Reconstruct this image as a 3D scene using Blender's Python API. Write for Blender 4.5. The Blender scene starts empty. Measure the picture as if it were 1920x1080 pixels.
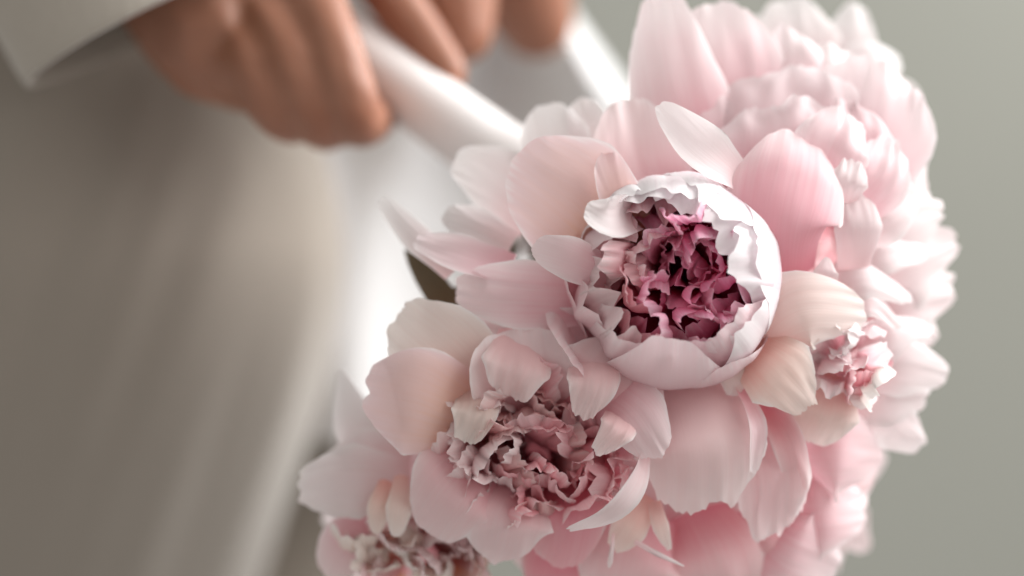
import bpy, math, random
import numpy as np
from mathutils import Vector, noise

SC = bpy.context.scene
COL = SC.collection
rad = math.radians

# ------------------------------------------------------------------ camera, world, light, exposure
D = 0.907            # metres from lens to the plane of the flower in focus (Y = 0)
K = 0.0002           # metres per photograph pixel in that plane
Z0 = 0.90            # camera height

cam_d = bpy.data.cameras.new('camera')
cam = bpy.data.objects.new('camera', cam_d)
COL.objects.link(cam)
cam.location = (0, -D, Z0)
cam.rotation_euler = (rad(90), 0, 0)
cam_d.sensor_width = 36.0
cam_d.lens = 36.0 * D / (1920 * K)
cam_d.clip_start = 0.05
cam_d.clip_end = 100
cam_d.dof.use_dof = True
cam_d.dof.focus_distance = D - 0.016
cam_d.dof.aperture_fstop = 2.0
SC.camera = cam

world = bpy.data.worlds.new('World')
SC.world = world
world.use_nodes = True
bg = world.node_tree.nodes['Background']
bg.inputs[0].default_value = (1.0, 0.97, 0.93, 1)
bg.inputs[1].default_value = 0.47


def area(name, loc, target, sx, sy, power, col):
    l = bpy.data.lights.new(name, 'AREA')
    l.shape = 'RECTANGLE'
    l.size, l.size_y = sx, sy
    l.energy = power
    l.color = col
    o = bpy.data.objects.new(name, l)
    COL.objects.link(o)
    o.location = loc
    o.rotation_euler = (Vector(target) - Vector(loc)).to_track_quat('-Z', 'Y').to_euler()
    return o


area('window_light', (1.25, 0.28, 1.80), (0.0, 0.08, 0.9), 1.4, 1.4, 57, (1.0, 0.99, 0.985))
area('front_fill_light', (1.6, -1.2, 2.0), (0.05, 0.1, 0.9), 1.6, 1.6, 15, (1.0, 0.985, 0.965))  # added soft fill from the front right, no real window there
area('wall_wash_light', (1.25, 1.80, 1.95), (0.75, 2.2, 1.45), 0.7, 0.7, 15, (1.0, 0.99, 0.97))  # added lamp that brightens the wall toward its upper right

SC.view_settings.view_transform = 'Standard'
SC.view_settings.look = 'None'
SC.view_settings.gamma = 1
SC.view_settings.exposure = 0.18
SC.cycles.use_denoising = True
SC.cycles.max_bounces = 8
SC.cycles.transmission_bounces = 8
SC.cycles.diffuse_bounces = 5

# ------------------------------------------------------------------ helpers


def P(px, py, y=0.0):
    """point whose centre ray meets photograph pixel px,py at depth y (millimetres behind the focus plane)"""
    y = y * 0.001
    s = K * (D + y) / D
    return Vector(((px - 960) * s, y, Z0 + (540 - py) * s))


def tag(o, label=None, cat=None, group=None, kind=None):
    if label: o['label'] = label
    if cat: o['category'] = cat
    if group: o['group'] = group
    if kind: o['kind'] = kind
    return o


def link(name, me, mat, parent=None):
    o = bpy.data.objects.new(name, me)
    COL.objects.link(o)
    if mat is not None:
        me.materials.append(mat)
    if parent is not None:
        o.parent = parent
        o.matrix_parent_inverse = parent.matrix_world.inverted()
    return o


def empty(name, loc):
    o = bpy.data.objects.new(name, None)
    COL.objects.link(o)
    o.empty_display_size = 0.02
    o.location = loc
    bpy.context.view_layer.update()
    return o


def nz(x, y=0.0, z=0.0):
    return noise.noise(Vector((x, y, z)))


def catmull(pts, n):
    pts = [np.array(p, float) for p in pts]
    a = [2 * pts[0] - pts[1]] + pts + [2 * pts[-1] - pts[-2]]
    out = []
    m = len(pts) - 1
    for i in range(n):
        t = i / (n - 1) * m
        k = min(int(t), m - 1)
        f = t - k
        p0, p1, p2, p3 = a[k], a[k + 1], a[k + 2], a[k + 3]
        out.append(0.5 * ((2 * p1) + (-p0 + p2) * f + (2 * p0 - 5 * p1 + 4 * p2 - p3) * f * f
                          + (-p0 + 3 * p1 - 3 * p2 + p3) * f ** 3))
    return np.array(out)


def grid_mesh(name, V, nu, nv, uvs, close_v=False, smooth=True):
    faces = []
    for i in range(nu - 1):
        for j in range(nv - 1 if not close_v else nv):
            j2 = (j + 1) % nv
            faces.append((i * nv + j, i * nv + j2, (i + 1) * nv + j2, (i + 1) * nv + j))
    me = bpy.data.meshes.new(name)
    me.from_pydata([tuple(v) for v in V], [], faces)
    if uvs is not None:
        lay = me.uv_layers.new(name='UVMap')
        idx = np.zeros(len(me.loops), dtype=np.int32)
        me.loops.foreach_get('vertex_index', idx)
        lay.data.foreach_set('uv', np.array(uvs, dtype=np.float32)[idx].ravel())
    if smooth:
        me.shade_smooth()
    return me


# ------------------------------------------------------------------ materials
MAT = {}


def nodes_of(name):
    m = bpy.data.materials.new(name)
    m.use_nodes = True
    nt = m.node_tree
    nt.nodes.clear()
    return m, nt, nt.nodes.new, nt.links.new


def petal_mat(name, base, mid, tip, trans=0.38, p1=0.45, p2=0.92):
    m, nt, N, L = nodes_of(name)
    out = N('ShaderNodeOutputMaterial')
    uv = N('ShaderNodeUVMap')
    sep = N('ShaderNodeSeparateXYZ')
    L(uv.outputs[0], sep.inputs[0])
    # streaks that run from the claw to the rim like veins
    mp = N('ShaderNodeMapping')
    mp.inputs['Scale'].default_value = (1.3, 30, 1)
    L(uv.outputs[0], mp.inputs[0])
    oi = N('ShaderNodeObjectInfo')
    cmb = N('ShaderNodeCombineXYZ')
    mul = N('ShaderNodeMath'); mul.operation = 'MULTIPLY'; mul.inputs[1].default_value = 37.0
    L(oi.outputs['Random'], mul.inputs[0])
    L(mul.outputs[0], cmb.inputs[2])
    add = N('ShaderNodeVectorMath'); add.operation = 'ADD'
    L(mp.outputs[0], add.inputs[0]); L(cmb.outputs[0], add.inputs[1])
    vein = N('ShaderNodeTexNoise')
    vein.inputs['Scale'].default_value = 1.0
    vein.inputs['Detail'].default_value = 4
    L(add.outputs[0], vein.inputs[0])
    blot = N('ShaderNodeTexNoise')
    blot.inputs['Scale'].default_value = 45.0
    blot.inputs['Detail'].default_value = 3
    tc = N('ShaderNodeTexCoord')
    L(tc.outputs['Object'], blot.inputs[0])
    # factor along the petal, disturbed by blotches and veins
    f1 = N('ShaderNodeMath'); f1.operation = 'MULTIPLY_ADD'
    f1.inputs[1].default_value = 0.34
    L(blot.outputs[0], f1.inputs[0]); L(sep.outputs[0], f1.inputs[2])
    f2 = N('ShaderNodeMath'); f2.operation = 'MULTIPLY_ADD'
    f2.inputs[1].default_value = 0.26
    L(vein.outputs[0], f2.inputs[0]); L(f1.outputs[0], f2.inputs[2])
    f3 = N('ShaderNodeMath'); f3.operation = 'SUBTRACT'; f3.inputs[1].default_value = 0.30
    L(f2.outputs[0], f3.inputs[0])
    rmp = N('ShaderNodeValToRGB')
    e = rmp.color_ramp.elements
    e[0].position = 0.02; e[0].color = (*base, 1)
    e[1].position = p1; e[1].color = (*mid, 1)
    x = e.new(p2 - .06); x.color = (*tip, 1)
    rim = tuple(c * .45 + .95 * .55 for c in tip)  # pale petal rim, whitened further to paint in rim light
    x = e.new(min(1.0, p2 + .06)); x.color = (*rim, 1)
    L(f3.outputs[0], rmp.inputs[0])
    hsv = N('ShaderNodeHueSaturation')
    L(rmp.outputs[0], hsv.inputs['Color'])
    s = N('ShaderNodeMapRange')
    s.inputs['To Min'].default_value = 0.72; s.inputs['To Max'].default_value = 1.22
    L(oi.outputs['Random'], s.inputs[0]); L(s.outputs[0], hsv.inputs['Saturation'])
    bmp = N('ShaderNodeBump')
    bmp.inputs['Strength'].default_value = 0.09
    bmp.inputs['Distance'].default_value = 0.0012
    L(vein.outputs[0], bmp.inputs['Height'])
    pr = N('ShaderNodeBsdfPrincipled')
    pr.inputs['Roughness'].default_value = 0.62
    pr.inputs['Specular IOR Level'].default_value = 0.22
    pr.inputs['Sheen Weight'].default_value = 0.12
    L(hsv.outputs[0], pr.inputs['Base Color']); L(bmp.outputs[0], pr.inputs['Normal'])
    tr = N('ShaderNodeBsdfTranslucent')
    L(hsv.outputs[0], tr.inputs[0]); L(bmp.outputs[0], tr.inputs['Normal'])
    mx = N('ShaderNodeMixShader'); mx.inputs[0].default_value = trans
    L(pr.outputs[0], mx.inputs[1]); L(tr.outputs[0], mx.inputs[2])
    L(mx.outputs[0], out.inputs[0])
    MAT[name] = m
    return m


petal_mat('petal_blush', (0.80, 0.34, 0.40), (0.87, 0.60, 0.62), (0.91, 0.76, 0.765))
petal_mat('petal_cup', (0.82, 0.34, 0.41), (0.85, 0.51, 0.56), (0.92, 0.78, 0.79), p1=.5, p2=1.0)
petal_mat('petal_soft', (0.88, 0.62, 0.63), (0.89, 0.66, 0.66), (0.92, 0.80, 0.79))
petal_mat('petal_pale', (0.82, 0.42, 0.48), (0.88, 0.66, 0.69), (0.91, 0.81, 0.82), 0.46)
petal_mat('petal_frill', (0.76, 0.20, 0.28), (0.88, 0.46, 0.49), (0.92, 0.68, 0.67), 0.5)
petal_mat('petal_white', (0.86, 0.66, 0.67), (0.87, 0.79, 0.795), (0.89, 0.865, 0.86), 0.5)
petal_mat('petal_cream', (0.84, 0.52, 0.47), (0.87, 0.71, 0.65), (0.91, 0.84, 0.79))
petal_mat('petal_peach', (0.88, 0.52, 0.33), (0.87, 0.62, 0.58), (0.88, 0.70, 0.71))
petal_mat('petal_rose', (0.70, 0.16, 0.27), (0.86, 0.38, 0.45), (0.91, 0.58, 0.61), 0.5)
petal_mat('petal_magenta', (0.64, 0.03, 0.16), (0.93, 0.21, 0.43), (0.94, 0.50, 0.65), 0.52)
petal_mat('petal_globe_pink', (0.82, 0.36, 0.44), (0.90, 0.63, 0.67), (0.92, 0.75, 0.77))
petal_mat('petal_globe', (0.80, 0.34, 0.46), (0.90, 0.70, 0.76), (0.94, 0.92, 0.93))


def cloth_mat(name, col, col2, weave=900.0, bump=0.25, rough=0.85, sheen=0.25):
    m, nt, N, L = nodes_of(name)
    out = N('ShaderNodeOutputMaterial')
    tc = N('ShaderNodeTexCoord')
    n1 = N('ShaderNodeTexNoise'); n1.inputs['Scale'].default_value = 9; n1.inputs['Detail'].default_value = 5
    L(tc.outputs['Object'], n1.inputs[0])
    mp = N('ShaderNodeMapping'); mp.inputs['Scale'].default_value = (weave, weave * 0.25, weave * 0.3)
    L(tc.outputs['Object'], mp.inputs[0])
    n2 = N('ShaderNodeTexNoise'); n2.inputs['Scale'].default_value = 1; n2.inputs['Detail'].default_value = 2
    L(mp.outputs[0], n2.inputs[0])
    mx = N('ShaderNodeMix'); mx.data_type = 'RGBA'
    mx.inputs['A'].default_value = (*col, 1); mx.inputs['B'].default_value = (*col2, 1)
    a = N('ShaderNodeMath'); a.operation = 'MULTIPLY_ADD'; a.inputs[1].default_value = 0.5
    L(n2.outputs[0], a.inputs[0])
    b = N('ShaderNodeMath'); b.operation = 'MULTIPLY'; b.inputs[1].default_value = 0.5
    L(n1.outputs[0], b.inputs[0]); L(b.outputs[0], a.inputs[2])
    L(a.outputs[0], mx.inputs['Factor'])
    bm = N('ShaderNodeBump'); bm.inputs['Strength'].default_value = bump; bm.inputs['Distance'].default_value = 0.0008
    L(n2.outputs[0], bm.inputs['Height'])
    pr = N('ShaderNodeBsdfPrincipled')
    pr.inputs['Roughness'].default_value = rough
    pr.inputs['Specular IOR Level'].default_value = 0.15
    pr.inputs['Sheen Weight'].default_value = sheen
    pr.inputs['Sheen Roughness'].default_value = 0.4
    L(mx.outputs['Result'], pr.inputs['Base Color']); L(bm.outputs[0], pr.inputs['Normal'])
    L(pr.outputs[0], out.inputs[0])
    MAT[name] = m
    return m


cloth_mat('beige_suiting', (0.255, 0.223, 0.188), (0.31, 0.273, 0.233), sheen=0.5)
cloth_mat('lit_linen', (0.34, 0.305, 0.26), (0.43, 0.39, 0.34), 500, 0.5, sheen=0.4)  # slubbed suit linen, its colour lightened for the light on the sleeve
cloth_mat('white_linen', (0.66, 0.66, 0.66), (0.71, 0.71, 0.71), 600, 0.15)
cloth_mat('satin_ribbon', (0.82, 0.79, 0.78), (0.88, 0.86, 0.85), 300, 0.1, 0.42)

# skin
m, nt, N, L = nodes_of('skin')
out = N('ShaderNodeOutputMaterial')
tc = N('ShaderNodeTexCoord')
n1 = N('ShaderNodeTexNoise'); n1.inputs['Scale'].default_value = 60; n1.inputs['Detail'].default_value = 5
L(tc.outputs['Object'], n1.inputs[0])
mx = N('ShaderNodeMix'); mx.data_type = 'RGBA'
mx.inputs['A'].default_value = (0.25, 0.098, 0.052, 1); mx.inputs['B'].default_value = (0.36, 0.165, 0.105, 1)
L(n1.outputs[0], mx.inputs['Factor'])
n2 = N('ShaderNodeTexNoise'); n2.inputs['Scale'].default_value = 700
L(tc.outputs['Object'], n2.inputs[0])
bm = N('ShaderNodeBump'); bm.inputs['Strength'].default_value = 0.2; bm.inputs['Distance'].default_value = 0.0005
L(n2.outputs[0], bm.inputs['Height'])
pr = N('ShaderNodeBsdfPrincipled')
pr.inputs['Roughness'].default_value = 0.5
pr.inputs['Subsurface Weight'].default_value = 0.25
pr.inputs['Subsurface Radius'].default_value = (1.0, 0.35, 0.2)
pr.inputs['Subsurface Scale'].default_value = 0.006
L(mx.outputs['Result'], pr.inputs['Base Color']); L(bm.outputs[0], pr.inputs['Normal'])
L(pr.outputs[0], out.inputs[0])
MAT['skin'] = m

# stems and the shaded gap between blooms, wall
m, nt, N, L = nodes_of('stem_and_gap')
out = N('ShaderNodeOutputMaterial')
tc = N('ShaderNodeTexCoord')
n1 = N('ShaderNodeTexNoise'); n1.inputs['Scale'].default_value = 40
L(tc.outputs['Object'], n1.inputs[0])
mx = N('ShaderNodeMix'); mx.data_type = 'RGBA'
mx.inputs['A'].default_value = (0.075, 0.048, 0.022, 1); mx.inputs['B'].default_value = (0.13, 0.09, 0.04, 1)
L(n1.outputs[0], mx.inputs['Factor'])
pr = N('ShaderNodeBsdfPrincipled'); pr.inputs['Roughness'].default_value = 0.6
L(mx.outputs['Result'], pr.inputs['Base Color']); L(pr.outputs[0], out.inputs[0])
MAT['stem_and_gap'] = m

m, nt, N, L = nodes_of('plaster')
out = N('ShaderNodeOutputMaterial')
tc = N('ShaderNodeTexCoord')
n1 = N('ShaderNodeTexNoise'); n1.inputs['Scale'].default_value = 1.3; n1.inputs['Detail'].default_value = 6
L(tc.outputs['Object'], n1.inputs[0])
mx = N('ShaderNodeMix'); mx.data_type = 'RGBA'
mx.inputs['A'].default_value = (0.25, 0.252, 0.222, 1); mx.inputs['B'].default_value = (0.285, 0.287, 0.256, 1)
L(n1.outputs[0], mx.inputs['Factor'])
pr = N('ShaderNodeBsdfPrincipled'); pr.inputs['Roughness'].default_value = 0.9
L(mx.outputs['Result'], pr.inputs['Base Color']); L(pr.outputs[0], out.inputs[0])
MAT['plaster'] = m

# ------------------------------------------------------------------ setting: the plain wall far behind
me = bpy.data.meshes.new('wall')
me.from_pydata([(-3.5, 2.2, 0.0), (3.5, 2.2, 0.0), (3.5, 2.2, 3.0), (-3.5, 2.2, 3.0)], [], [(0, 1, 2, 3)])
tag(link('wall', me, MAT['plaster']), 'plain grey green wall far behind the bouquet', 'wall', kind='structure')


# ------------------------------------------------------------------ petals
def norm(a):
    return a / (np.linalg.norm(a, axis=-1, keepdims=True) + 1e-12)


def petal_mesh(S, F, W, cup=0.6, ruffle=0.12, rag=0.05, rnd=0.55, notch=0.0, curl=0.0, seed=0.0,
               nu=18, nv=17, side_curl=0.0, flute=0.0):
    """S spine samples, F face vector per sample, W half width per sample."""
    n = len(S)
    T = norm(np.gradient(S, axis=0))
    F = norm(F - T * np.sum(F * T, axis=1, keepdims=True))
    B = np.cross(T, F)
    ts = np.linspace(0, 1, n)
    wmax = W.max()
    length = np.sum(np.linalg.norm(np.diff(S, axis=0), axis=1))

    def at(arr, t):
        x = min(max(t, 0), 1.15) * (n - 1)
        k = min(int(x), n - 2)
        f = x - k
        return arr[k] * (1 - f) + arr[k + 1] * f

    V, UV = [], []
    c = cup if abs(cup) > 1e-3 else 1e-3
    for i in range(nu):
        tt = i / (nu - 1)
        for j in range(nv):
            v = -1 + 2 * j / (nv - 1)
            ue = 1 - rnd * abs(v) ** 3.0
            ue += rag * (nz(v * 3 + seed, 3.3) * 1.3 + 0.6 * nz(v * 8 + seed, 7.7) + 0.45 * nz(v * 19, seed) + 0.2 * nz(v * 37, seed))
            ue -= notch * math.exp(-((v - 0.1 * math.sin(seed)) / 0.10) ** 2)
            t = tt * ue
            p, N_, b, w = at(S, t), at(F, t), at(B, t), float(at(W, t))
            w *= 1 + 0.05 * nz(t * 4 + seed, 9.1 * (1 if v > 0 else -1))
            lat = w * math.sin(v * c) / c
            nor = w * (1 - math.cos(v * c)) / c
            r = ruffle * wmax * (t ** 1.3)
            nor += r * (nz(v * 1.7 + seed, t * 1.6, seed * 1.3) * 1.3 + nz(v * 4.1 - seed, t * 2.4, 2.2) * 0.55
                        + (abs(v) ** 3 + t ** 4) * 0.45 * nz(v * 7 + seed, t * 5, 4.4))
            nor += flute * wmax * t * math.sin(v * 9 + seed) * 0.5
            lat += r * 0.5 * nz(v * 3 + 5, t * 3 + seed, 8.8)
            if curl:
                q = max(0.0, tt - 0.72) / 0.28
                nor += curl * length * 0.28 * q * q
            if side_curl:
                q = max(0.0, abs(v) - 0.6) / 0.4
                nor += side_curl * w * 0.5 * q * q
            V.append(p + b * lat + N_ * nor)
            UV.append((tt * (0.9 + 0.16 * abs(v) ** 4), v * 0.5 + 0.5))
    return grid_mesh('petal', V, nu, nv, UV)


SEED = [0]


def nseed():
    SEED[0] += 1
    return (SEED[0] * 7.31) % 97.0


class Flower:
    def __init__(self, base, label, stem_to):
        self.base = Vector(base)
        self.root = empty('peony', base)
        tag(self.root, label, 'flower', 'peonies of the bouquet')
        self.stem_to = Vector(stem_to)
        # green receptacle and stem hidden behind the petals
        d = (self.stem_to - self.base)
        pts = [self.base, self.base + d * 0.35 + Vector((0, 0.015, 0)), self.base + d * 0.98]
        me = tube(pts, [0.0030, 0.0026, 0.0026], 8)
        link('stem', me, MAT['stem_and_gap'], self.root)

    def add(self, me, mat):
        return link('petal', me, MAT[mat], self.root)

    def hero(self, spine, w, mat, face=(0, -1, 0), cup=0.6, **kw):
        S = catmull([P(*p) for p in spine], 24)
        yk = 1 + spine[1][2] * 0.001 / D
        W = np.interp(np.linspace(0, 1, 24), np.linspace(0, 1, len(w)), w) * K * yk
        # ease the width so the flanks are rounded
        W = np.convolve(np.pad(W, 3, mode='edge'), np.ones(7) / 7, mode='valid')
        F = np.tile(np.array(face, float), (24, 1))
        kw.setdefault('seed', nseed())
        kw.setdefault('nu', 30); kw.setdefault('nv', 39)
        return self.add(petal_mesh(S, F, W, cup=cup, **kw), mat)

    def frame(self, n):
        n = np.array(Vector(n).normalized())
        e1 = np.array([1.0, 0, 0]); e1 = e1 - n * e1.dot(n); e1 /= np.linalg.norm(e1)
        e2 = np.cross(n, e1)
        return n, e1, e2

    def ring(self, n, az, L, W, a0, a1, mat, r0=0.0, z0=0.0, cup=0.7, base=None, wprof=(0.35, 0.85, 1.0, 0.92), **kw):
        """petal leaving the axis n at azimuth az (deg, 0 = image right, 90 = image up); a0->a1 angle from the axis"""
        n, e1, e2 = self.frame(n)
        R = e1 * math.cos(rad(az)) + e2 * math.sin(rad(az))
        m = 20
        p = np.array(base if base is not None else self.base) + R * r0 + n * z0
        S, F = [], []
        for i in range(m):
            a = rad(a0 + (a1 - a0) * (i / (m - 1)))
            S.append(p.copy()); F.append(n * math.sin(a) - R * math.cos(a))
            p = p + (n * math.cos(a) + R * math.sin(a)) * L / (m - 1)
        Wd = np.interp(np.linspace(0, 1, m), np.linspace(0, 1, len(wprof)), wprof) * W * 0.5
        kw.setdefault('seed', nseed())
        return self.add(petal_mesh(np.array(S), np.array(F), Wd, cup=cup, **kw), mat)

    def crumple(self, cx, cy, rx, ry, yb, yt, num, mats, dome=8, wpx=(22, 40), lean=0.35, shift=(0, 0), rs=0, flop=26):
        """frilled inner petals packed in an ellipse (pixels) whose tips lie near depth yt and bases at yb"""
        rng = random.Random(rs)
        for i in range(num):
            q = math.sqrt((i + 0.5) / num)
            ph = i * 2.39996 + rng.uniform(-.3, .3)
            ox, oy = rx * q * math.cos(ph), ry * q * math.sin(ph)
            tip = (cx + ox + rng.uniform(-flop, flop), cy - oy + rng.uniform(-flop, flop), yt + dome * q * q * 1.6 + rng.uniform(-5, 5))
            bs = (cx + shift[0] + ox * 0.45, cy + shift[1] - oy * 0.45, yb)
            md = (cx + ox * (0.9 + lean * 0.3) + rng.uniform(-10, 10), cy - oy * (0.9 + lean * 0.3) + rng.uniform(-10, 10), (yt * 0.62 + yb * 0.38) + dome * q * q)
            a = ph + math.pi + rng.uniform(-1.2, 1.2)
            face = (math.cos(a), -0.55, math.sin(a))
            w = rng.uniform(*wpx)
            mt = mats(cx + ox, cy - oy, rng) if callable(mats) else rng.choice(mats)
            self.hero([bs, md, tip], [w * .45, w, w * 1.0], mt, face=face, cup=rng.uniform(-.9, 1.2),
                      ruffle=rng.uniform(.22, .42), rag=rng.uniform(.04, .09), rnd=rng.uniform(.2, .45),
                      notch=rng.choice([0, 0, .18, .28]), curl=rng.uniform(-.5, .5), nu=17, nv=19)

    def skirt(self, n, num, L, W, a0, a1, mats, phase=0, jit=12, rs=1, **kw):
        rng = random.Random(rs)
        for i in range(num):
            self.ring(n, phase + 360 * i / num + rng.uniform(-jit, jit), L * rng.uniform(.9, 1.1), W * rng.uniform(.9, 1.1),
                      a0 + rng.uniform(-8, 8), a1 + rng.uniform(-12, 12), rng.choice(mats), ruffle=rng.uniform(.14, .26),
                      rag=rng.uniform(.03, .07), notch=rng.choice([0, 0, .08, .15]), **kw)


def tube(pts, radii, seg=12, n=20, caps=True):
    S = catmull(pts, n)
    Rr = np.interp(np.linspace(0, 1, n), np.linspace(0, 1, len(radii)), radii)
    T = norm(np.gradient(S, axis=0))
    up = np.array([0.0, 1.0, 0.0]) if abs(T[0][1]) < 0.9 else np.array([1.0, 0, 0])
    V, UV = [], []
    for i in range(n):
        a = norm(np.cross(T[i], up)); b = np.cross(T[i], a)
        for j in range(seg):
            t = 2 * math.pi * j / seg
            V.append(S[i] + (a * math.cos(t) + b * math.sin(t)) * Rr[i])
            UV.append((i / (n - 1), j / seg))
    return grid_mesh('tube', V, n, seg, UV, close_v=True)


BIND = P(1010, 330, 115)     # where the stems meet in the ribbon handle


# ---- A: the globe peony in focus, deep pink heart
A = Flower(P(1262, 540, 42), 'globe shaped peony with a deep magenta crumpled heart and white outer cup', BIND)
C0 = np.array(P(1262, 522, 0)); R0 = 188 * K
nA = (-0.04, -1, 0.10)


def globe(fl, C, R, n, az, W, th, mat, scale=1.0, **kw):
    nn = np.array(Vector(n).normalized())
    r = R * scale
    kw.setdefault('ruffle', 0.05)
    kw.setdefault('nu', 26); kw.setdefault('nv', 27)
    fl.ring(n, az, r * rad(th), W, 90, 90 - th, mat, base=C - nn * r, cup=min(1.35, W * 0.5 / r), wprof=(0.3, 0.8, 1.0, 1.0, 0.8), **kw)


globe(A, C0, R0, nA, 12, .062, 136, 'petal_globe', 1.03, rag=.04, rnd=.3)
globe(A, C0, R0, nA, 52, .060, 140, 'petal_globe', 1.0, rag=.06, rnd=.3, ruffle=.09)
globe(A, C0, R0, nA, 88, .058, 138, 'petal_globe', .98, rag=.07, rnd=.3, ruffle=.1)
globe(A, C0, R0, nA, 124, .050, 128, 'petal_globe', .97, rag=.06, rnd=.35, ruffle=.12)
globe(A, C0, R0, nA, -36, .052, 134, 'petal_globe', 1.01, rag=.03, rnd=.4)
globe(A, C0, R0, nA, -94, .056, 149, 'petal_globe_pink', 1.045, rag=.012, rnd=.42, ruffle=.04)
globe(A, C0, R0, nA, -62, .050, 118, 'petal_globe_pink', 1.07, rag=.03, rnd=.4)
globe(A, C0, R0, nA, 222, .062, 112, 'petal_globe_pink', 1.11, rag=.03, rnd=.35, curl=-.35)
globe(A, C0, R0, nA, 185, .058, 108, 'petal_globe_pink', 1.02, rag=.03, rnd=.35)
# inner rows: torn white rims on the right, soft pink folds on the left
for az, th, sc, mt in ((2, 148, .93, 'petal_globe'), (38, 152, .92, 'petal_globe'), (76, 148, .91, 'petal_globe'), (112, 142, .9, 'petal_globe'),
                       (150, 132, .9, 'petal_globe_pink'), (196, 128, .93, 'petal_globe_pink'), (236, 136, .95, 'petal_globe_pink'),
                       (318, 140, .93, 'petal_globe_pink'), (285, 138, .92, 'petal_globe_pink')):
    globe(A, C0, R0, nA, az + 7 * math.sin(az), .054, th + 5 * math.cos(az * 3), mt, sc, rag=.045, rnd=.5, ruffle=.16, side_curl=.2 * math.sin(az))
for az, th, sc, mt in ((10, 140, .82, 'petal_magenta'), (60, 142, .80, 'petal_magenta'), (105, 140, .80, 'petal_rose'), (150, 140, .78, 'petal_rose'),
                       (190, 140, .82, 'petal_blush'), (225, 142, .82, 'petal_blush'), (262, 142, .82, 'petal_rose'), (300, 140, .82, 'petal_magenta'), (335, 140, .8, 'petal_magenta'),
                       (30, 135, .66, 'petal_magenta'), (90, 135, .66, 'petal_magenta'), (165, 140, .68, 'petal_blush'), (215, 142, .68, 'petal_rose'), (250, 140, .66, 'petal_magenta'), (310, 140, .66, 'petal_magenta')):
    globe(A, C0, R0, nA, az, .036, th, mt, sc, rag=.05, rnd=.35, ruffle=.34, notch=.12, nu=20, nv=21)


def a_mats(x, y, rng):
    t = (x - 1170) / 130 + (560 - y) * 0.001 + rng.uniform(-.35, .35)
    return 'petal_magenta' if t > 0.42 else ('petal_rose' if t > 0.05 else 'petal_blush')


A.crumple(1270, 508, 105, 98, 26, -18, 34, a_mats, dome=-8, wpx=(34, 58), rs=3, flop=22)

# guards
A.hero([(1185, 500, 16), (1085, 385, 4), (965, 300, 2)], [55, 128, 118], 'petal_peach', cup=.5, ruffle=.07, rag=.02, rnd=.42)
A.hero([(1260, 430, 26), (1200, 300, 20), (1185, 185, 22)], [60, 105, 95], 'petal_blush', cup=.5, ruffle=.12, rag=.03)
A.hero([(1400, 345, 2), (1318, 278, -14), (1236, 196, -8)], [26, 56, 40], 'petal_white', face=(-.15, -.9, .35), cup=.6, ruffle=.05, rag=.015, rnd=.6)
A.hero([(1120, 560, 10), (970, 552, 4), (848, 540, 12)], [50, 72, 62], 'petal_pale', cup=.5, ruffle=.16, rag=.04)
A.hero([(1165, 530, -4), (1070, 485, -16), (998, 462, -12)], [30, 46, 44], 'petal_pale', cup=-.5, ruffle=.08, rag=.02)
A.hero([(1185, 400, -8), (1140, 408, -26), (1100, 388, -26)], [40, 48, 38], 'petal_white', cup=.9, ruffle=.14, rag=.03, face=(.4, -.9, .1))
A.hero([(1010, 400, 34), (930, 335, 34), (850, 300, 36)], [60, 72, 58], 'petal_white', cup=-.4, ruffle=.10, rag=.02)
A.hero([(1060, 330, 38), (1040, 260, 38), (1025, 195, 42)], [50, 74, 62], 'petal_white', cup=.5, ruffle=.10, rag=.02)
A.hero([(1130, 300, 40), (1105, 240, 40), (1095, 185, 44)], [40, 50, 40], 'petal_white', cup=.5, ruffle=.10, rag=.02)
A.hero([(850, 510, 22), (775, 440, 18), (712, 372, 22)], [22, 32, 27], 'petal_white', cup=-.7, ruffle=.06, rag=.01)
A.hero([(960, 510, 16), (860, 480, 10), (778, 452, 14)], [34, 46, 36], 'petal_pale', cup=.8, ruffle=.16, rag=.03, face=(0, -1, .5))
A.hero([(960, 460, 26), (890, 425, 24), (830, 398, 28)], [30, 44, 40], 'petal_white', cup=.7, ruffle=.22, rag=.03)
A.hero([(1180, 620, 10), (1050, 620, 8), (900, 600, 16)], [40, 50, 40], 'petal_pale', cup=.5, ruffle=.16, rag=.03)

A.hero([(1200, 440, 6), (1160, 360, -4), (1135, 285, -2)], [30, 46, 40], 'petal_peach', cup=.6, ruffle=.1, rag=.02)

# ---- B: lower left open peony
B = Flower(P(1000, 820, 60), 'wide open blush peony with a broad frilled rose centre below the globe bud', BIND)
B.hero([(930, 740, 22), (830, 660, 2), (745, 590, 10)], [60, 105, 92], 'petal_cream', cup=.5, ruffle=.08, rag=.03, flute=.04)
B.hero([(930, 810, 16), (790, 755, -8), (682, 730, 4)], [60, 118, 112], 'petal_peach', cup=-.45, ruffle=.06, rag=.02, notch=.06)
B.hero([(1000, 800, 18), (980, 700, -4), (965, 612, 2)], [60, 112, 110], 'petal_blush', cup=.5, ruffle=.14, rag=.03)
B.hero([(1050, 810, 14), (1140, 730, -10), (1195, 655, -2)], [70, 132, 122], 'petal_blush', cup=-.4, ruffle=.12, rag=.03)
B.hero([(1090, 720, 8), (1180, 770, -14), (1236, 855, -12)], [50, 74, 56], 'petal_pale', cup=-.6, ruffle=.10, rag=.03, rnd=.4)
B.hero([(1212, 828, 0), (1190, 905, -18), (1140, 962, -20), (1066, 992, -8)], [12, 30, 28, 20], 'petal_white', face=(.45, -.85, -.2), cup=.8, ruffle=.08, rag=.03)
B.hero([(940, 840, 18), (860, 920, -4), (800, 1000, 8)], [60, 112, 98], 'petal_blush', cup=-.4, ruffle=.06, rag=.02)
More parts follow.
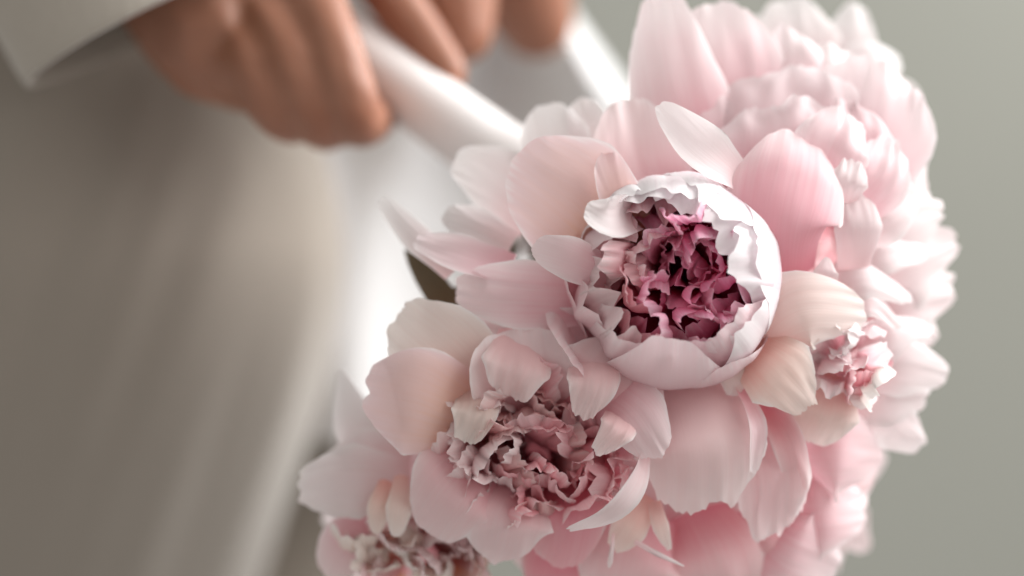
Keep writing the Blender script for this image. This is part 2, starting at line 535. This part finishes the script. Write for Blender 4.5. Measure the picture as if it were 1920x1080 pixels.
B.hero([(980, 880, 18), (950, 970, -2), (930, 1050, 8)], [60, 100, 90], 'petal_blush', cup=-.4, ruffle=.10, rag=.03)
B.hero([(1040, 880, 18), (1060, 970, 6), (1040, 1060, 14)], [60, 90, 80], 'petal_rose', cup=-.4, ruffle=.10, rag=.03)
B.hero([(985, 620, 8), (970, 685, -14), (950, 745, -8)], [50, 74, 64], 'petal_soft', cup=-.4, ruffle=.26, rag=.03, rnd=.6)
B.hero([(1110, 650, 4), (1112, 715, -20), (1090, 785, -16)], [44, 56, 44], 'petal_soft', cup=-.5, ruffle=.26, rag=.03, rnd=.6)
B.hero([(1170, 760, 2), (1160, 800, -20), (1120, 850, -16)], [30, 40, 34], 'petal_soft', cup=-.5, ruffle=.28, rag=.04, rnd=.6)
B.hero([(890, 720, 8), (890, 770, -12), (870, 830, -8)], [34, 50, 44], 'petal_cream', cup=-.4, ruffle=.26, rag=.04, rnd=.6)


def b_mats(x, y, rng):
    t = (x - 1000) / 200 + (y - 820) / 500 + rng.uniform(-.5, .5)
    return 'petal_rose' if t > .15 else ('petal_frill' if t > -.3 else 'petal_blush')


B.crumple(1005, 835, 180, 135, 40, -14, 58, b_mats, dome=7, wpx=(36, 66), rs=8, flop=26)

for sp, w in (([(880, 610, 46), (815, 540, 42), (762, 470, 48)], [20, 30, 18]), ([(900, 560, 50), (840, 560, 46), (790, 575, 50)], [16, 24, 14])):  # dark brown blades added in place of the shaded gap between blooms
    S = catmull([P(*p) for p in sp], 24)
    W = np.interp(np.linspace(0, 1, 24), np.linspace(0, 1, 3), w) * K
    link('gap_shade', petal_mesh(S, np.tile(np.array([0., -1, 0]), (24, 1)), W, cup=.5, seed=nseed()), MAT['stem_and_gap'], B.root)

# ---- C: big upper right bloom, seen from its outer cup
C = Flower(P(1500, 400, 75), 'large pale pink peony with ruffled layers rising behind a smooth cupped petal', BIND)
C.hero([(1470, 528, 8), (1468, 430, -14), (1490, 320, -8), (1500, 250, 8)], [67, 118, 136, 116], 'petal_cup', cup=-.75, ruffle=.06, rag=.04)
C.hero([(1600, 520, 18), (1612, 430, 2), (1604, 350, 10)], [32, 56, 51], 'petal_white', cup=-.9, ruffle=.12, rag=.05)
C.hero([(1480, 400, 22), (1475, 280, 14), (1470, 190, 20)], [98, 171, 156], 'petal_pale', cup=-.5, ruffle=.12, rag=.07)
C.hero([(1560, 400, 24), (1580, 270, 18), (1580, 190, 26)], [85, 122, 98], 'petal_pale', cup=-.4, ruffle=.22, rag=.08)
C.hero([(1500, 400, 32), (1480, 230, 24), (1470, 125, 30)], [122, 207, 195], 'petal_pale', cup=-.4, ruffle=.14, rag=.07)
C.hero([(1560, 400, 34), (1620, 230, 28), (1640, 120, 36)], [98, 159, 134], 'petal_pale', cup=-.4, ruffle=.2, rag=.08)
C.hero([(1500, 400, 40), (1450, 180, 36), (1430, 60, 44)], [122, 171, 146], 'petal_pale', cup=-.3, ruffle=.14, rag=.07)
C.hero([(1540, 380, 42), (1560, 180, 38), (1570, 85, 48)], [122, 171, 146], 'petal_white', cup=-.3, ruffle=.16, rag=.07)
C.hero([(1350, 360, 36), (1275, 180, 26), (1240, -15, 34)], [73, 107, 85], 'petal_pale', cup=-.6, ruffle=.08, rag=.04)
C.hero([(1400, 360, 42), (1370, 150, 36), (1350, -5, 44)], [73, 122, 110], 'petal_pale', cup=-.4, ruffle=.12, rag=.05)
C.hero([(1350, 400, 32), (1330, 280, 26), (1320, 180, 30)], [73, 110, 98], 'petal_pale', cup=-.4, ruffle=.1, rag=.05)
C.hero([(1560, 390, 38), (1640, 280, 36), (1695, 190, 46)], [98, 128, 107], 'petal_white', cup=-.4, ruffle=.18, rag=.08)
C.hero([(1580, 410, 40), (1670, 350, 38), (1722, 290, 48)], [73, 107, 81], 'petal_white', cup=-.4, ruffle=.18, rag=.08)
C.hero([(1560, 450, 34), (1670, 420, 32), (1758, 388, 44)], [73, 98, 66], 'petal_white', cup=-.4, ruffle=.18, rag=.07)
C.hero([(1520, 390, 18), (1562, 280, 4), (1592, 212, 12)], [50, 84, 74], 'petal_pale', cup=-.5, ruffle=.18, rag=.07)
C.hero([(1560, 430, 16), (1640, 335, 8), (1672, 258, 18)], [44, 74, 64], 'petal_pale', cup=-.5, ruffle=.2, rag=.07)
C.hero([(1590, 440, 20), (1660, 400, 14), (1712, 345, 24)], [40, 64, 52], 'petal_white', cup=-.5, ruffle=.2, rag=.07)
C.hero([(1575, 400, 12), (1590, 345, 0), (1604, 300, 6)], [26, 46, 40], 'petal_white', cup=-.6, ruffle=.2, rag=.07)

# ---- J: bloom peeping over the top
J = Flower(P(1520, 130, 120), 'white peony mostly hidden behind the large ruffled pale bloom', BIND)
J.hero([(1500, 170, 80), (1490, 70, 76), (1480, -5, 84)], [60, 96, 82], 'petal_white', cup=-.5, ruffle=.1, rag=.02)
J.hero([(1580, 170, 84), (1595, 80, 82), (1605, 5, 90)], [43, 60, 46], 'petal_white', cup=-.5, ruffle=.1, rag=.02)
J.hero([(1440, 170, 84), (1420, 80, 82), (1415, 30, 90)], [48, 72, 60], 'petal_white', cup=-.5, ruffle=.1, rag=.02)
J.hero([(1640, 200, 80), (1690, 200, 82), (1715, 230, 90)], [48, 60, 48], 'petal_white', cup=-.5, ruffle=.1, rag=.02)
J.hero([(1560, 200, 78), (1640, 130, 76), (1690, 110, 86)], [60, 72, 48], 'petal_white', cup=-.5, ruffle=.14, rag=.03)

# ---- E: white bloom on the far right flank
E = Flower(P(1620, 540, 90), 'white peony turned away on the flank with long layered petals', BIND)
E.hero([(1600, 540, 44), (1700, 490, 40), (1798, 452, 54)], [72, 101, 53], 'petal_white', cup=-.4, ruffle=.16, rag=.05)
E.hero([(1600, 580, 46), (1700, 560, 42), (1785, 535, 56)], [72, 91, 60], 'petal_white', cup=-.4, ruffle=.16, rag=.05)
E.hero([(1600, 610, 48), (1690, 620, 45), (1748, 640, 56)], [60, 84, 62], 'petal_white', cup=-.4, ruffle=.16, rag=.05)
E.hero([(1530, 560, 20), (1620, 520, 12), (1710, 560, 24)], [26, 53, 31], 'petal_white', cup=-.6, ruffle=.1, rag=.03, face=(.2, -.8, .5))
E.hero([(1540, 590, 18), (1630, 560, 10), (1690, 610, 22)], [22, 40, 28], 'petal_white', cup=-.6, ruffle=.1, rag=.03, face=(.2, -.8, .5))
E.hero([(1560, 530, 30), (1650, 470, 24), (1740, 470, 36)], [31, 53, 38], 'petal_white', cup=-.6, ruffle=.1, rag=.03, face=(.2, -.8, .5))
E.hero([(1545, 548, 4), (1549, 512, -2), (1551, 482, 2)], [26, 26, 14], 'petal_white', cup=-.6, ruffle=.05, rag=.01, rnd=.5)

# ---- D: half open cream peony at the right
Dd = Flower(P(1500, 660, 70), 'half open cream peony with drooping frilled white tips beside the globe bud', BIND)
Dd.hero([(1400, 660, 14), (1500, 585, -8), (1625, 590, 4)], [54, 91, 71], 'petal_cream', cup=-.6, ruffle=.07, rag=.02)
Dd.hero([(1400, 650, 8), (1462, 700, -12), (1520, 765, -6)], [50, 82, 60], 'petal_cream', cup=-.4, ruffle=.09, rag=.06)
Dd.hero([(1390, 640, 10), (1380, 690, 2), (1372, 742, 4)], [37, 48, 28], 'petal_cream', cup=-.4, ruffle=.06, rag=.02)
Dd.hero([(1560, 700, 18), (1545, 770, 6), (1520, 830, 14)], [43, 84, 71], 'petal_cream', cup=-.5, ruffle=.1, rag=.03)
Dd.hero([(1610, 690, 26), (1700, 690, 26), (1778, 702, 38)], [43, 63, 48], 'petal_white', cup=-.5, ruffle=.1, rag=.02)
Dd.hero([(1610, 650, 24), (1680, 640, 24), (1745, 620, 38)], [39, 58, 48], 'petal_white', cup=-.5, ruffle=.14, rag=.04)
Dd.hero([(1600, 740, 30), (1670, 750, 30), (1740, 745, 40)], [39, 58, 43], 'petal_white', cup=-.5, ruffle=.14, rag=.04)
Dd.hero([(1620, 760, 34), (1680, 800, 34), (1728, 838, 44)], [39, 58, 45], 'petal_white', cup=-.5, ruffle=.1, rag=.02)
Dd.crumple(1590, 675, 66, 78, 34, -8, 18, ['petal_cream', 'petal_pale', 'petal_rose', 'petal_white'], dome=8, wpx=(26, 46), rs=11)

# ---- F: downturned peony under the globe
Ff = Flower(P(1310, 800, 70), 'downturned blush peony with a broad torn petal under the globe bud', BIND)
Ff.hero([(1265, 690, 24), (1312, 825, -8), (1318, 955, 2)], [88, 134, 132], 'petal_soft', cup=-.5, ruffle=.08, rag=.07, rnd=.4)
Ff.hero([(1390, 750, 26), (1440, 870, 10), (1440, 1010, 14)], [50, 80, 74], 'petal_blush', cup=.5, ruffle=.2, rag=.05, rnd=.4)
Ff.hero([(1385, 725, 6), (1418, 800, -8), (1412, 888, -4)], [14, 24, 20], 'petal_pale', cup=.9, ruffle=.1, rag=.05, face=(.4, -.9, 0))
Ff.hero([(1420, 730, 20), (1485, 830, 6), (1500, 950, 14)], [26, 40, 36], 'petal_blush', cup=.9, ruffle=.1, rag=.04, face=(-.5, -.9, 0))
Ff.hero([(1225, 940, 10), (1240, 990, 4), (1255, 1032, 8)], [14, 18, 14], 'petal_cream', cup=-.6, ruffle=.1, rag=.06)
Ff.hero([(1215, 930, 12), (1180, 990, 6), (1150, 1030, 10)], [26, 40, 34], 'petal_cream', cup=-.5, ruffle=.1, rag=.05)
Ff.hero([(1190, 1015, 6), (1235, 1040, 2), (1284, 1062, 4)], [5, 6, 4], 'petal_white', cup=-.9, ruffle=.02, rag=.01, nu=10, nv=7)
Ff.hero([(1150, 1000, 6), (1147, 1035, 2), (1142, 1065, 4)], [3, 5, 9], 'petal_white', cup=-.9, ruffle=.02, rag=.01, nu=10, nv=7)

# ---- G: lower right, and K: along the bottom
G = Flower(P(1490, 900, 80), 'pale peony low on the bouquet beside the torn petal, smooth rounded outer petals', BIND)
G.hero([(1480, 860, 34), (1570, 850, 20), (1655, 855, 38)], [69, 106, 83], 'petal_pale', cup=-.6, ruffle=.08, rag=.03)
G.hero([(1450, 960, 38), (1545, 965, 26), (1622, 955, 44)], [69, 99, 80], 'petal_pale', cup=-.6, ruffle=.08, rag=.03)
G.hero([(1420, 990, 34), (1490, 1040, 22), (1570, 1070, 42)], [69, 106, 87], 'petal_pale', cup=-.6, ruffle=.08, rag=.03)
G.hero([(1430, 920, 44), (1540, 910, 36), (1640, 900, 54)], [92, 126, 92], 'petal_blush', cup=-.5, ruffle=.1, rag=.03)
G.hero([(1400, 950, 40), (1440, 1020, 26), (1470, 1110, 40)], [69, 115, 103], 'petal_blush', cup=-.5, ruffle=.1, rag=.03)
Kk = Flower(P(1230, 990, 75), 'rose pink peony cut by the frame below the torn petal', BIND)
Kk.hero([(1230, 960, 34), (1190, 1050, 20), (1170, 1150, 26)], [77, 121, 132], 'petal_blush', cup=-.5, ruffle=.06, rag=.02)
Kk.hero([(1290, 960, 36), (1330, 1050, 22), (1350, 1150, 30)], [77, 121, 121], 'petal_blush', cup=-.5, ruffle=.08, rag=.02)
Kk.hero([(1120, 970, 36), (1060, 1050, 28), (1040, 1140, 34)], [55, 88, 88], 'petal_rose', cup=-.5, ruffle=.08, rag=.02)

# ---- H: lower left creamy peony
H = Flower(P(790, 980, 85), 'cream and peach peony with a white ragged petal reaching toward the trousers', BIND)
H.hero([(770, 900, 38), (665, 905, 22), (560, 925, 34)], [39, 82, 73], 'petal_white', cup=-.5, ruffle=.1, rag=.05)
H.hero([(770, 870, 46), (690, 860, 42), (610, 880, 52)], [39, 65, 50], 'petal_white', cup=-.5, ruffle=.1, rag=.03)
H.hero([(710, 880, 52), (665, 790, 50), (638, 692, 56)], [39, 50, 17], 'petal_white', cup=-.5, ruffle=.05, rag=.01, rnd=.5)
H.hero([(752, 890, 22), (748, 950, 8), (742, 1008, 14)], [14, 30, 26], 'petal_cream', cup=-.7, ruffle=.06, rag=.02)
H.hero([(725, 900, 26), (710, 950, 14), (705, 1002, 20)], [14, 26, 24], 'petal_cream', cup=-.7, ruffle=.06, rag=.02)
H.hero([(700, 970, 40), (645, 1030, 32), (615, 1085, 40)], [43, 60, 50], 'petal_pale', cup=-.5, ruffle=.1, rag=.03)
H.crumple(800, 1040, 140, 90, 60, 16, 34, ['petal_cream', 'petal_peach', 'petal_cream', 'petal_blush'], dome=6, wpx=(30, 52), rs=21)

# hidden outer petals that close the dome behind the named ones
for fl, n, L_, num in ((A, (-.1, -1, .1), .055, 8), (B, (-.3, -.9, -.2), .06, 9), (C, (.3, -.8, .4), .048, 9), (Dd, (.5, -.8, 0), .05, 8),
                       (Ff, (.1, -.8, -.5), .05, 8), (G, (.5, -.7, -.4), .045, 7), (H, (-.4, -.8, -.3), .042, 8),
                       (Kk, (0, -.7, -.6), .05, 7), (E, (.7, -.6, .1), .035, 6)):
    fl.skirt(n, num, L_, L_ * .85, 75, 70, ['petal_blush', 'petal_pale'], rs=num + int(L_ * 1000), cup=.5, nu=12, nv=13)

# ------------------------------------------------------------------ ribbon wrapped handle
hd = empty('bouquet_handle', P(700, 120, 165))
tag(hd, 'stems bound in smooth white satin ribbon, gripped by the hand', 'bouquet handle')
hp = [P(1060, 390, 100), P(930, 290, 118), P(800, 195, 140), P(640, 70, 165), P(520, -30, 185)]
link('ribbon_wrap', tube(hp, [.026, .0155, .0150, .0145, .0145], 28, 48), MAT['satin_ribbon'], hd)

# ------------------------------------------------------------------ the person: hand, sleeve, trousers


def blob(chains, vox, name):
    """limbs as tapered chains merged to one continuous skin surface"""
    V, Fc = [], []
    for pts, rr in chains:
        S = catmull(pts, 14 * (len(pts) - 1))
        Rr = np.interp(np.linspace(0, 1, len(S)), np.linspace(0, 1, len(rr)), rr)
        for p, r in zip(S, Rr):
            o = len(V)
            for a in range(1, 6):
                for b in range(10):
                    th, ph = math.pi * a / 6, 2 * math.pi * b / 10
                    V.append((p[0] + r * math.sin(th) * math.cos(ph), p[1] + r * math.sin(th) * math.sin(ph), p[2] + r * math.cos(th)))
            t = len(V); V.append((p[0], p[1], p[2] + r)); V.append((p[0], p[1], p[2] - r))
            for a in range(4):
                for b in range(10):
                    Fc.append((o + a * 10 + b, o + (a + 1) * 10 + b, o + (a + 1) * 10 + (b + 1) % 10, o + a * 10 + (b + 1) % 10))
            for b in range(10):
                Fc.append((t, o + b, o + (b + 1) % 10)); Fc.append((t + 1, o + 40 + (b + 1) % 10, o + 40 + b))
    me = bpy.data.meshes.new(name); me.from_pydata(V, [], Fc)
    tmp = bpy.data.objects.new('tmp', me); COL.objects.link(tmp)
    md = tmp.modifiers.new('r', 'REMESH'); md.mode = 'VOXEL'; md.voxel_size = vox
    sm = tmp.modifiers.new('s', 'SMOOTH'); sm.iterations = 6; sm.factor = 0.5
    dg = bpy.context.evaluated_depsgraph_get()
    dg.update()
    res = bpy.data.meshes.new_from_object(tmp.evaluated_get(dg))
    bpy.data.objects.remove(tmp)
    res.shade_smooth()
    res.name = name
    return res


person = empty('person', P(200, 900, 330))
tag(person, 'person in a beige suit whose hand grips the ribbon wrapped bouquet handle', 'person')
cm = 0.01
chains = [
    # forearm and wrist inside the sleeve, then the back of the hand
    ([P(150, -420, 130), P(250, -160, 130), P(370, 20, 132)], [.034, .030, .028]),
    ([P(330, -40, 132), P(400, 60, 130), P(470, 120, 128)], [.030, .030, .022]),
    ([P(400, -20, 135), P(520, 30, 132)], [.030, .026]),
    ([P(400, -60, 135), P(600, -80, 135)], [.030, .020]),
    # index
    ([P(560, -60, 130), P(615, 60, 104), P(652, 165, 96), P(672, 226, 110), P(705, 215, 150), P(740, 170, 172)], [.0150, .0125, .0120, .0118, .0105, .0085]),
    # middle
    ([P(470, 0, 128), P(545, 110, 104), P(590, 195, 102), P(615, 232, 118), P(650, 190, 168)], [.0160, .0140, .0130, .0120, .0090]),
    # ring, little
    ([P(420, 40, 130), P(480, 130, 108), P(525, 200, 108), P(560, 215, 125), P(590, 150, 172)], [.0170, .0145, .0130, .0118, .0090]),
    ([P(380, 40, 132), P(425, 110, 116), P(470, 160, 116), P(500, 170, 140)], [.0180, .0135, .0120, .0100]),
    # thumb along the top of the handle
    ([P(560, -140, 150), P(690, -60, 160), P(775, 50, 152), P(838, 135, 142)], [.0180, .0135, .0118, .0092]),
    # heel of the other hand behind the handle, and its forearm running up out of the picture
    ([P(790, -240, 196), P(838, -60, 188), P(868, 62, 182)], [.034, .024, .0140]),
    ([P(800, -330, 200), P(930, -260, 225), P(960, -80, 245), P(1005, 40, 262)], [.034, .036, .028, .019]),
]
link('body', blob(chains, .0019, 'hand'), MAT['skin'], person)

# sleeve: open tube with a turned hem
ax0, ax1 = np.array(P(60, -330, 105)), np.array(P(262, 62, 108))
T = (ax1 - ax0) / np.linalg.norm(ax1 - ax0)
side = norm(np.cross(T, np.array([0, 1.0, 0])))
dep = np.cross(side, T)
if dep[1] > 0: dep = -dep
V, UV = [], []
nu, nv = 40, 56
for i in range(nu):
    t = i / (nu - 1)
    inner = 0.0
    tt = t
    if t > .86:                    # the hem folds inside
        tt = .86 - (t - .86) * 1.0
        inner = .0022
    c = ax0 + (ax1 - ax0) * (tt / .86)
    for j in range(nv):
        a = 2 * math.pi * j / nv
        rx = .052 * (1.16 - .16 * tt / .86) - inner
        ry = .040 * (1.1 - .1 * tt / .86) - inner
        w = 1 + .035 * nz(math.cos(a) * 1.4 + 3, math.sin(a) * 1.4, tt * 5) * (1 - .6 * tt)
        # the cuff is cut so its near lip hangs a little lower than its far lip
        sl = -.0015 * math.sin(a) * tt
        if i == 0: w = .02            # closed at the elbow end
        V.append(c + side * rx * w * math.cos(a) + dep * ry * w * math.sin(a) + T * sl)
        UV.append((t, j / nv))
link('sleeve', grid_mesh('sleeve', V, nu, nv, UV, True), MAT['lit_linen'], person)

# trousers / thigh
prof = [(-420, 470), (0, 520), (250, 598), (400, 655), (550, 648), (700, 622), (850, 572), (1000, 520), (1080, 492), (1500, 380)]
pys = [p[0] for p in prof]; pxs = [p[1] for p in prof]
V, UV = [], []
nu, nv = 90, 150
for i in range(nu):
    py = -420 + 1900 * i / (nu - 1)
    xr = float(np.interp(py, pys, pxs))
    xr = sum(float(np.interp(py + d, pys, pxs)) for d in range(-140, 141, 20)) / 15
    xl = -520 + (py - 300) * -.05
    cxp, hw = (xr + xl) / 2, (xr - xl) / 2
    for j in range(nv):
        a = 2 * math.pi * j / nv
        yc = 286
        ry = 128
        ca, sa = math.cos(a), math.sin(a)
        px = cxp + hw * ca
        fold = nz(px * .0052 + (py - 540) * .0016, py * .0006, 1.0) * 11 + nz(px * .012 + (py - 540) * .0042, py * .0009, 5.0) * 5
        g = min(1, max(0, (py - 250) / 500))
        # one long crease by the outer edge
        u = (px - (xr - 62 - (py - 700) * .02)) / 24
        cr = 7 * math.exp(-u * u) * g
        yy = yc - ry * sa - (fold * (.35 + .65 * g) + cr) * max(0, sa)
        yy += 130 * max(0, (py - 460) / 620) ** 1.5 + 12 * max(0, (420 - py) / 420) ** 1.5
        V.append(P(px, py, yy)); UV.append((j / nv, i / nu))
link('trousers', grid_mesh('trousers', V, nu, nv, UV, True), MAT['beige_suiting'], person)

# the other trouser leg, set back
V, UV = [], []
nu, nv = 50, 60
for i in range(nu):
    py = 560 + 940 * i / (nu - 1)
    for j in range(nv):
        a = 2 * math.pi * j / nv
        px = 560 + 330 * math.cos(a) - (py - 800) * .12
        f = nz(px * .012 + py * .004, py * .001, 8) * 9
        V.append(P(px, py, 540 - (95 + f) * math.sin(a))); UV.append((j / nv, i / nu))
link('trouser_leg', grid_mesh('trouser_leg', V, nu, nv, UV, True), MAT['beige_suiting'], person)

# jacket body above the trousers, out of the picture but shading what hangs below it
V, UV = [], []
nu, nv = 26, 48
for i in range(nu):
    t = i / (nu - 1)
    for j in range(nv):
        a = 2 * math.pi * j / nv
        w = 1 + .03 * nz(math.cos(a) * 2, math.sin(a) * 2, t * 4)
        if i in (0, nu - 1): w = .02
        V.append((-.27 + .20 * w * math.cos(a), .36 + .125 * w * math.sin(a), 1.09 + .50 * t)); UV.append((j / nv, t))
link('jacket', grid_mesh('jacket', V, nu, nv, UV, True), MAT['lit_linen'], person)

# ------------------------------------------------------------------ white cloth hanging behind
V, UV = [], []
nu, nv = 70, 120
for i in range(nu):
    py = -420 + (1250 + 0) * i / (nu - 1)
    xl = 500
    xr = float(np.interp(py, [-420, 0, 150, 400, 1500], [740, 1055, 1160, 1330, 1500]))
    for j in range(nv):
        s = j / (nv - 1)
        px = xl + (xr - xl) * s
        yy = 378 + (px - 600) * .09 + 18 * math.sin(px * .021 + py * .003 + .6) + nz(px * .006, py * .002, 2) * 26
        edge = (xr - px) / 90
        yy -= 40 * math.exp(-(edge - .5) ** 2 * 3)
        if s > .97: yy += 40 * (s - .97) / .03
        V.append(P(px, py, yy)); UV.append((s, i / nu))
wc = link('white_cloth', grid_mesh('white_cloth', V, nu, nv, UV), MAT['white_linen'])
tag(wc, 'bright white fabric hanging in soft folds behind the bouquet handle', 'cloth')
